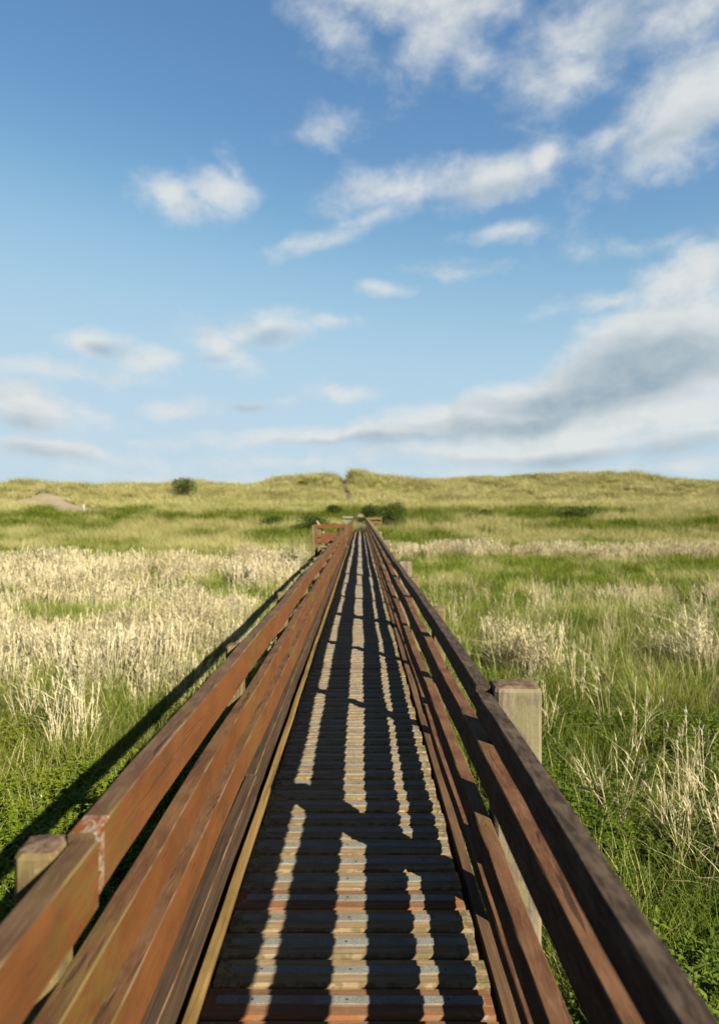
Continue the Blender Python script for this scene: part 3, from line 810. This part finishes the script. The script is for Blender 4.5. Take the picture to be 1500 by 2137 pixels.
# ------------------------------------------------------------------ scattering (grass, herbs, reeds: stuff)
def gn_group():
    ng = bpy.data.node_groups.new('scatter', 'GeometryNodeTree')
    return ng
def scatter(name, proto, x, y, scl, idx=None, tilt=.12, label='', cat='grass', dz=0.0, zs=None):
    n = len(x); z = terr(x, y) + dz
    me = bpy.data.meshes.new(name); me.vertices.add(n)
    me.vertices.foreach_set('co', np.stack([x, y, z], 1).astype(np.float32).ravel())
    c, cnt = PROTO[proto]
    rot = np.stack([RNG.uniform(-tilt, tilt, n), RNG.uniform(-tilt, tilt, n), RNG.uniform(0, 6.283, n)], 1).astype(np.float32)
    a = me.attributes.new('rot', 'FLOAT_VECTOR', 'POINT'); a.data.foreach_set('vector', rot.ravel())
    s3 = np.stack([scl, scl, scl * (zs if zs is not None else 1.0)], 1).astype(np.float32)
    a = me.attributes.new('scl', 'FLOAT_VECTOR', 'POINT'); a.data.foreach_set('vector', s3.ravel())
    a = me.attributes.new('idx', 'INT', 'POINT'); a.data.foreach_set('value', (RNG.integers(0, cnt, n) if idx is None else idx).astype(np.int32))
    ng = bpy.data.node_groups.new('scatter_' + name, 'GeometryNodeTree')
    ng.interface.new_socket('Geometry', in_out='INPUT', socket_type='NodeSocketGeometry')
    ng.interface.new_socket('Geometry', in_out='OUTPUT', socket_type='NodeSocketGeometry')
    N, L = ng.nodes, ng.links
    gi = N.new('NodeGroupInput'); go = N.new('NodeGroupOutput'); iop = N.new('GeometryNodeInstanceOnPoints'); ci = N.new('GeometryNodeCollectionInfo')
    ci.inputs['Collection'].default_value = c; ci.inputs['Separate Children'].default_value = True; ci.inputs['Reset Children'].default_value = True
    def na(nm, t):
        q = N.new('GeometryNodeInputNamedAttribute'); q.data_type = t; q.inputs['Name'].default_value = nm; return q.outputs['Attribute']
    L.new(gi.outputs[0], iop.inputs['Points']); L.new(ci.outputs[0], iop.inputs['Instance']); iop.inputs['Pick Instance'].default_value = True
    L.new(na('idx', 'INT'), iop.inputs['Instance Index']); L.new(na('rot', 'FLOAT_VECTOR'), iop.inputs['Rotation']); L.new(na('scl', 'FLOAT_VECTOR'), iop.inputs['Scale'])
    L.new(iop.outputs[0], go.inputs[0])
    o = link(name, me); md = o.modifiers.new('scatter', 'NODES'); md.node_group = ng
    tag(o, label, cat, kind='stuff')
    return o

def fan(n, d0, d1, half=.66, pad=2.5):
    """random points in the wedge in front of the camera (plus a margin), uniform per area"""
    y = np.sqrt(RNG.uniform(0, 1, n) * (d1 * d1 - d0 * d0) + d0 * d0) if d0 > 0 else RNG.uniform(d0, d1, n)
    x = RNG.uniform(-1, 1, n) * (half * np.abs(y) + pad)
    return x, y
def clear_bridge(x, y, l=-.92, r=.92):
    under = (x > l) & (x < r) & (y < 57.5)
    bay = (x > BX - .25) & (x < l + .1) & (y > BAY[0] - .3) & (y < BAY[1] + .4)
    return ~(under | bay)
def ell(x, y, cx, cy, rx, ry): return 1 - np.hypot((x - cx) / rx, (y - cy) / ry)

def tan_field(x, y):
    """where the dry reeds stand, 0..1"""
    sc_ = 1.15 - .15 * sst(y, 20, 40); x = x / sc_; y = y / sc_
    n = fbm(x * .55, y * .35, 101, 4) - .5; n2 = fbm(x * 1.8, y * 1.1, 131, 3) - .5
    v = -np.ones_like(x)
    for (cx, cy, rx, ry, s) in ((-4.8, 9.6, 3.2, 2.7, .85), (-8.0, 11.2, 3.0, 2.0, .8), (-3.0, 12.2, 1.2, 3.4, .8), (-6.5, 16.5, 4, 1.5, .35), (-12, 22.5, 10, 4.0, .8), (-4.2, 25, 3.4, 6.5, .7), (-16, 30, 14, 4.5, .7), (-5, 35, 4, 5, .5),
                                (17, 41, 18, 4.2, .95), (5, 42, 4.5, 3.4, .8), (34, 43, 14, 5, .8), (2.3, 9.6, .85, 2.0, .75), (5.4, 9.6, 1.8, 1.4, .15), (7.6, 12.4, 2.4, 1.2, .30), (9, 17.5, 4, 1.3, .15)):
        v = np.maximum(v, np.minimum(1, 1.5 * ell(x, y, cx, cy, rx * 1.15, ry * 1.15)) - 1 + s)
    return np.clip(v + .8 * n + 1.9 * n2, -1, 1)

# near ground: leafy herbs and green grass
x, y = fan(17000, 1.2, 16.5, .62, 2.8)
ok = clear_bridge(x, y); x, y = x[ok], y[ok]
T = tan_field(x, y); hn = fbm(x * .7, y * .7, 61, 4)
bias = np.where(x < 0, .16 * (1 - sst(y, 6.0, 8.0)) - .10 * sst(y, 7, 9), .09)
is_herb = (hn + bias > .52) & (RNG.random(len(x)) < .68)
g = ~is_herb
low = .70 + .30 * sst(np.where(x < 0, -x, x + .35), 1.25, 2.1)
scatter('green_grass', 'grass_tuft', x[g], y[g], RNG.uniform(.75, 1.35, g.sum()) * (1 + .35 * sst(y[g], 6, 9)) * low[g], label='green meadow grass growing thickly on both sides of the footbridge', cat='grass')
h1 = is_herb & (x < 1.0) ; h2 = is_herb & (x >= 1.0)
scatter('leafy_weeds', 'leafy_herb', x[h1], y[h1], RNG.uniform(.7, 1.2, h1.sum()) * (.55 + 1.0 * fbm(x[h1] * 1.6, y[h1] * 1.6, 311, 2)) * low[h1], label='low bright green leafy weeds left of the footbridge', cat='weeds')
scatter('dark_weeds', 'dark_herb', x[h2], y[h2], RNG.uniform(.7, 1.2, h2.sum()) * (.55 + 1.0 * fbm(x[h2] * 1.6, y[h2] * 1.6, 312, 2)) * low[h2], label='darker green leafy weeds right of the footbridge', cat='weeds')
x, y = fan(5200, 16, 48, .62, 4)
ok = clear_bridge(x, y); x, y = x[ok], y[ok]
pt = fbm(x * .45, y * .45, 411, 4) > RNG.uniform(.48, .72, len(x))
scatter('pale_meadow_grass', 'pale_tuft', x[pt], y[pt], RNG.uniform(.5, .95, pt.sum()), label='loose straw tinted tufts among the green of the middle meadow', cat='grass')
x, y = x[~pt], y[~pt]
scatter('meadow_grass', 'meadow_tuft', x, y, RNG.uniform(.6, 1.25, len(x)) * (.55 + .9 * fbm(x * .6, y * .6, 412, 3)), label='green grass of the middle meadow beyond the near reeds', cat='grass')
# dry reeds
x, y = fan(5600, 3.0, 17.0, .62, 2.0)
ok = clear_bridge(x, y, -1.0, .95) & (tan_field(x, y) > RNG.uniform(.12, .78, len(x))); x, y = x[ok], y[ok]
nr = len(x)
scatter('dry_reeds', 'reed_clump', x, y, RNG.uniform(.65, 1.15, nr) * (.65 + .7 * fbm(x * .9, y * .9, 401, 3)), label='bleached dry reeds in pale swathes on either side of the bridge', cat='reeds', tilt=.10)
x, y = fan(2000, 2.2, 22, .62, 2.0)
near = np.maximum(ell(x, y, 2.8, 5.6, 1.1, 1.6), .22) > RNG.uniform(0, .7, len(x))
ok = clear_bridge(x, y, -1.0, .95) & near & ((x > 0) | (y > 6.5)); x, y = x[ok], y[ok]
scatter('scattered_reeds', 'reed_sparse', x, y, RNG.uniform(.7, 1.15, len(x)), label='thin scattered dry stalks standing in the green growth', cat='reeds', tilt=.2)
xs_ = np.array([2.0, 2.15, 2.3, 2.45, 2.6, 2.2, 2.4, 2.75, 1.9, 2.55, -2.5, -2.62, -2.35, 2.1, 2.0, 2.3, 2.5, 2.7]); ys_ = np.array([4.9, 4.6, 4.8, 4.5, 4.9, 4.3, 4.2, 4.6, 5.1, 5.2, 4.75, 4.6, 4.7, 3.9, 4.1, 3.8, 4.0, 4.3])
scatter('near_reeds', 'reed_sparse', xs_ * 1.2, ys_ * 1.2, np.where(xs_ > 0, 1.0, .6), label='few bare straw stalks close to the railing', cat='reeds', tilt=.15)
x, y = fan(4200, 16.5, 50, .62, 4)
ok = clear_bridge(x, y, -1.2, 1.1) & (tan_field(x, y) > RNG.uniform(.0, .7, len(x))); x, y = x[ok], y[ok]
scatter('far_reeds', 'reed_far', x, y, RNG.uniform(.7, 1.15, len(x)) * (.6 + .8 * fbm(x * .5, y * .5, 402, 3)), label='bands of pale dry reeds across the middle of the meadow', cat='reeds')
# bank and dunes
x, y = fan(9000, 44, 80, .62, 6)
ok = clear_bridge(x, y) & (sand_mask(x, y) < .35); x, y = x[ok], y[ok]
nb_ = fbm(x * .16, y * .22, 201, 4); top = sst(y, 68, 74)
gr = (nb_ - .10 * top > RNG.uniform(.42, .66, len(x)))
scatter('bank_grass', 'meadow_tuft', x[gr], y[gr], RNG.uniform(1.2, 2.0, gr.sum()), label='rough green grass on the bank before the dunes', cat='grass')
scatter('bank_pale_grass', 'pale_tuft', x[~gr], y[~gr], RNG.uniform(.8, 1.3, (~gr).sum()), label='pale dry grass along the top of the bank', cat='grass')
x, y = fan(17000, 76, 142, .62, 8)
ok = sand_mask(x, y) < .3; x, y = x[ok], y[ok]
scatter('dune_grass', 'marram_tuft', x, y, RNG.uniform(.6, 1.3, len(x)) * (.45 + 1.3 * fbm(x * .28, y * .28, 421, 3)) * (1 - .25 * sst(y, 118, 126)), label='olive and straw coloured marram grass covering the dunes', cat='grass')

# ------------------------------------------------------------------ bushes
def bush(name, px, py, wpx, hpx, label, leafmat, group=None, seed=0, dense=1.0, leaf=.16, flower=False, D=None, lobes=9):
    if D is None: X, Dd, Z = ground_at(px, py, dmin=12)
    else: Dd = D; X = (px - VPX) / FPX * D; Z = float(terr(X, D))
    w = wpx / FPX * Dd; h = hpx / FPX * Dd
    r = random.Random(seed)
    root = empty(name, (X, Dd, Z)); tag(root, label, 'bush', group)
    g = Geo(); st = Geo()
    cl = []
    for i in range(lobes):
        a = r.uniform(0, 6.283); q = math.sqrt(r.random()) * .62
        cl.append((math.cos(a) * q * w / 2, math.sin(a) * q * w / 2 * .9, h * r.uniform(.25, .74), w * r.uniform(.16, .27), h * r.uniform(.18, .30)))
    for (cx, cy, cz, cr, ch) in cl:
        st.stalk([(cx * .12, cy * .12, -.1), (cx * .5, cy * .5, cz * .55), (cx, cy, cz)], .035 * w, .010 * w)
        for _ in range(int(170 * dense)):
            v = np.array([r.gauss(0, 1), r.gauss(0, 1), r.gauss(0, 1)]); v /= np.linalg.norm(v); rad = r.uniform(.55, 1.12)
            p = (cx + v[0] * cr * rad, cy + v[1] * cr * rad, max(.02, cz + v[2] * ch * rad))
            g.leaf(p, v + np.array([r.gauss(0, .6), r.gauss(0, .6), r.gauss(.2, .5)]), (r.gauss(0, .5), r.gauss(0, .5), 1), leaf * r.uniform(.6, 1.3), leaf * r.uniform(.35, .6), r.random(), 0)
    o = link('crown', g.mesh('crown', [leafmat]), root)
    o2 = link('stem', st.mesh('stem', [M['bark']]), root)
    if flower:
        f = Geo()
        for (cx, cy, cz, cr, ch) in cl:
            if cz < h * .45: continue
            for _ in range(40):
                v = np.array([r.gauss(0, 1), r.gauss(0, 1), abs(r.gauss(.6, .8))]); v /= np.linalg.norm(v)
                f.leaf((cx + v[0] * cr * 1.1, cy + v[1] * cr * 1.1, cz + v[2] * ch * 1.12), v, (0, 0, 1), .13, .11, r.random())
        link('flower', f.mesh('flower', [M['flower']]), root)['kind'] = 'stuff'
    return root
bush('pine_bush', 381, 1040, 60, 46, 'lone dark green bush standing on the left dune', M['bush'], seed=1, dense=1.5, leaf=.20, lobes=12)
bush('gorse_bush', 628, 1022, 30, 24, 'small gorse bush with yellow flowers on the dune left of the gully', M['bush'], seed=2, leaf=.16, flower=True)
bush('dense_bush', 812, 1125, 80, 58, 'dense dark bush right of the bridge at its far end', M['bush_mid'], seed=3, dense=2.2, leaf=.14, D=59, lobes=14)
bush('dense_bush', 775, 1100, 46, 42, 'dark rounded bush straight behind the end of the bridge', M['bush'], seed=4, dense=1.8, leaf=.13, D=64, lobes=10)
bush('low_bush', 655, 1118, 90, 40, 'low green bush behind the railed bay left of the bridge', M['bush_mid'], seed=5, dense=1.6, leaf=.16, D=57, lobes=12)
bush('low_bush', 700, 1088, 46, 24, 'small bush left of the sandy landing below the gully', M['bush_mid'], seed=6, dense=1.2, leaf=.16, D=66)
bush('low_bush', 570, 1105, 70, 26, 'low bush on the bank farthest left of the bridge', M['bush_mid'], seed=7, dense=1.2, leaf=.17, D=60)
bush('low_bush', 1215, 1092, 120, 30, 'wide low bush on the bank far right of the bridge', M['bush_mid'], seed=8, dense=1.4, leaf=.18, D=64, lobes=14)
bush('low_bush', 1000, 1092, 70, 22, 'low bush on the bank midway along the right side', M['bush_mid'], seed=9, dense=1.2, leaf=.17, D=64)
bush('low_bush', 1470, 1215, 44, 36, 'small dark bush in the meadow at the right edge', M['bush'], seed=10, dense=1.0, leaf=.07, D=19)
bush('low_bush', 600, 1215, 80, 34, 'dark bush filling the dark patch against the left side of the bridge', M['bush'], seed=11, dense=1.3, leaf=.08, D=19)  # bush added to make the dark patch beside the bridge
# white marker beside the sandy track
X_, D_, Z_ = ground_at(176, 1069, dmin=60)
mk = empty('marker_post', (X_, D_, Z_)); tag(mk, 'small white marker beside the sandy track on the left', 'marker')
link('stake', box(-.035, .035, -.035, .035, -.3, .75, [M['white']], .01), mk)
link('panel', box(-.10, .10, -.07, -.036, .58, .80, [M['white']], .01), mk)
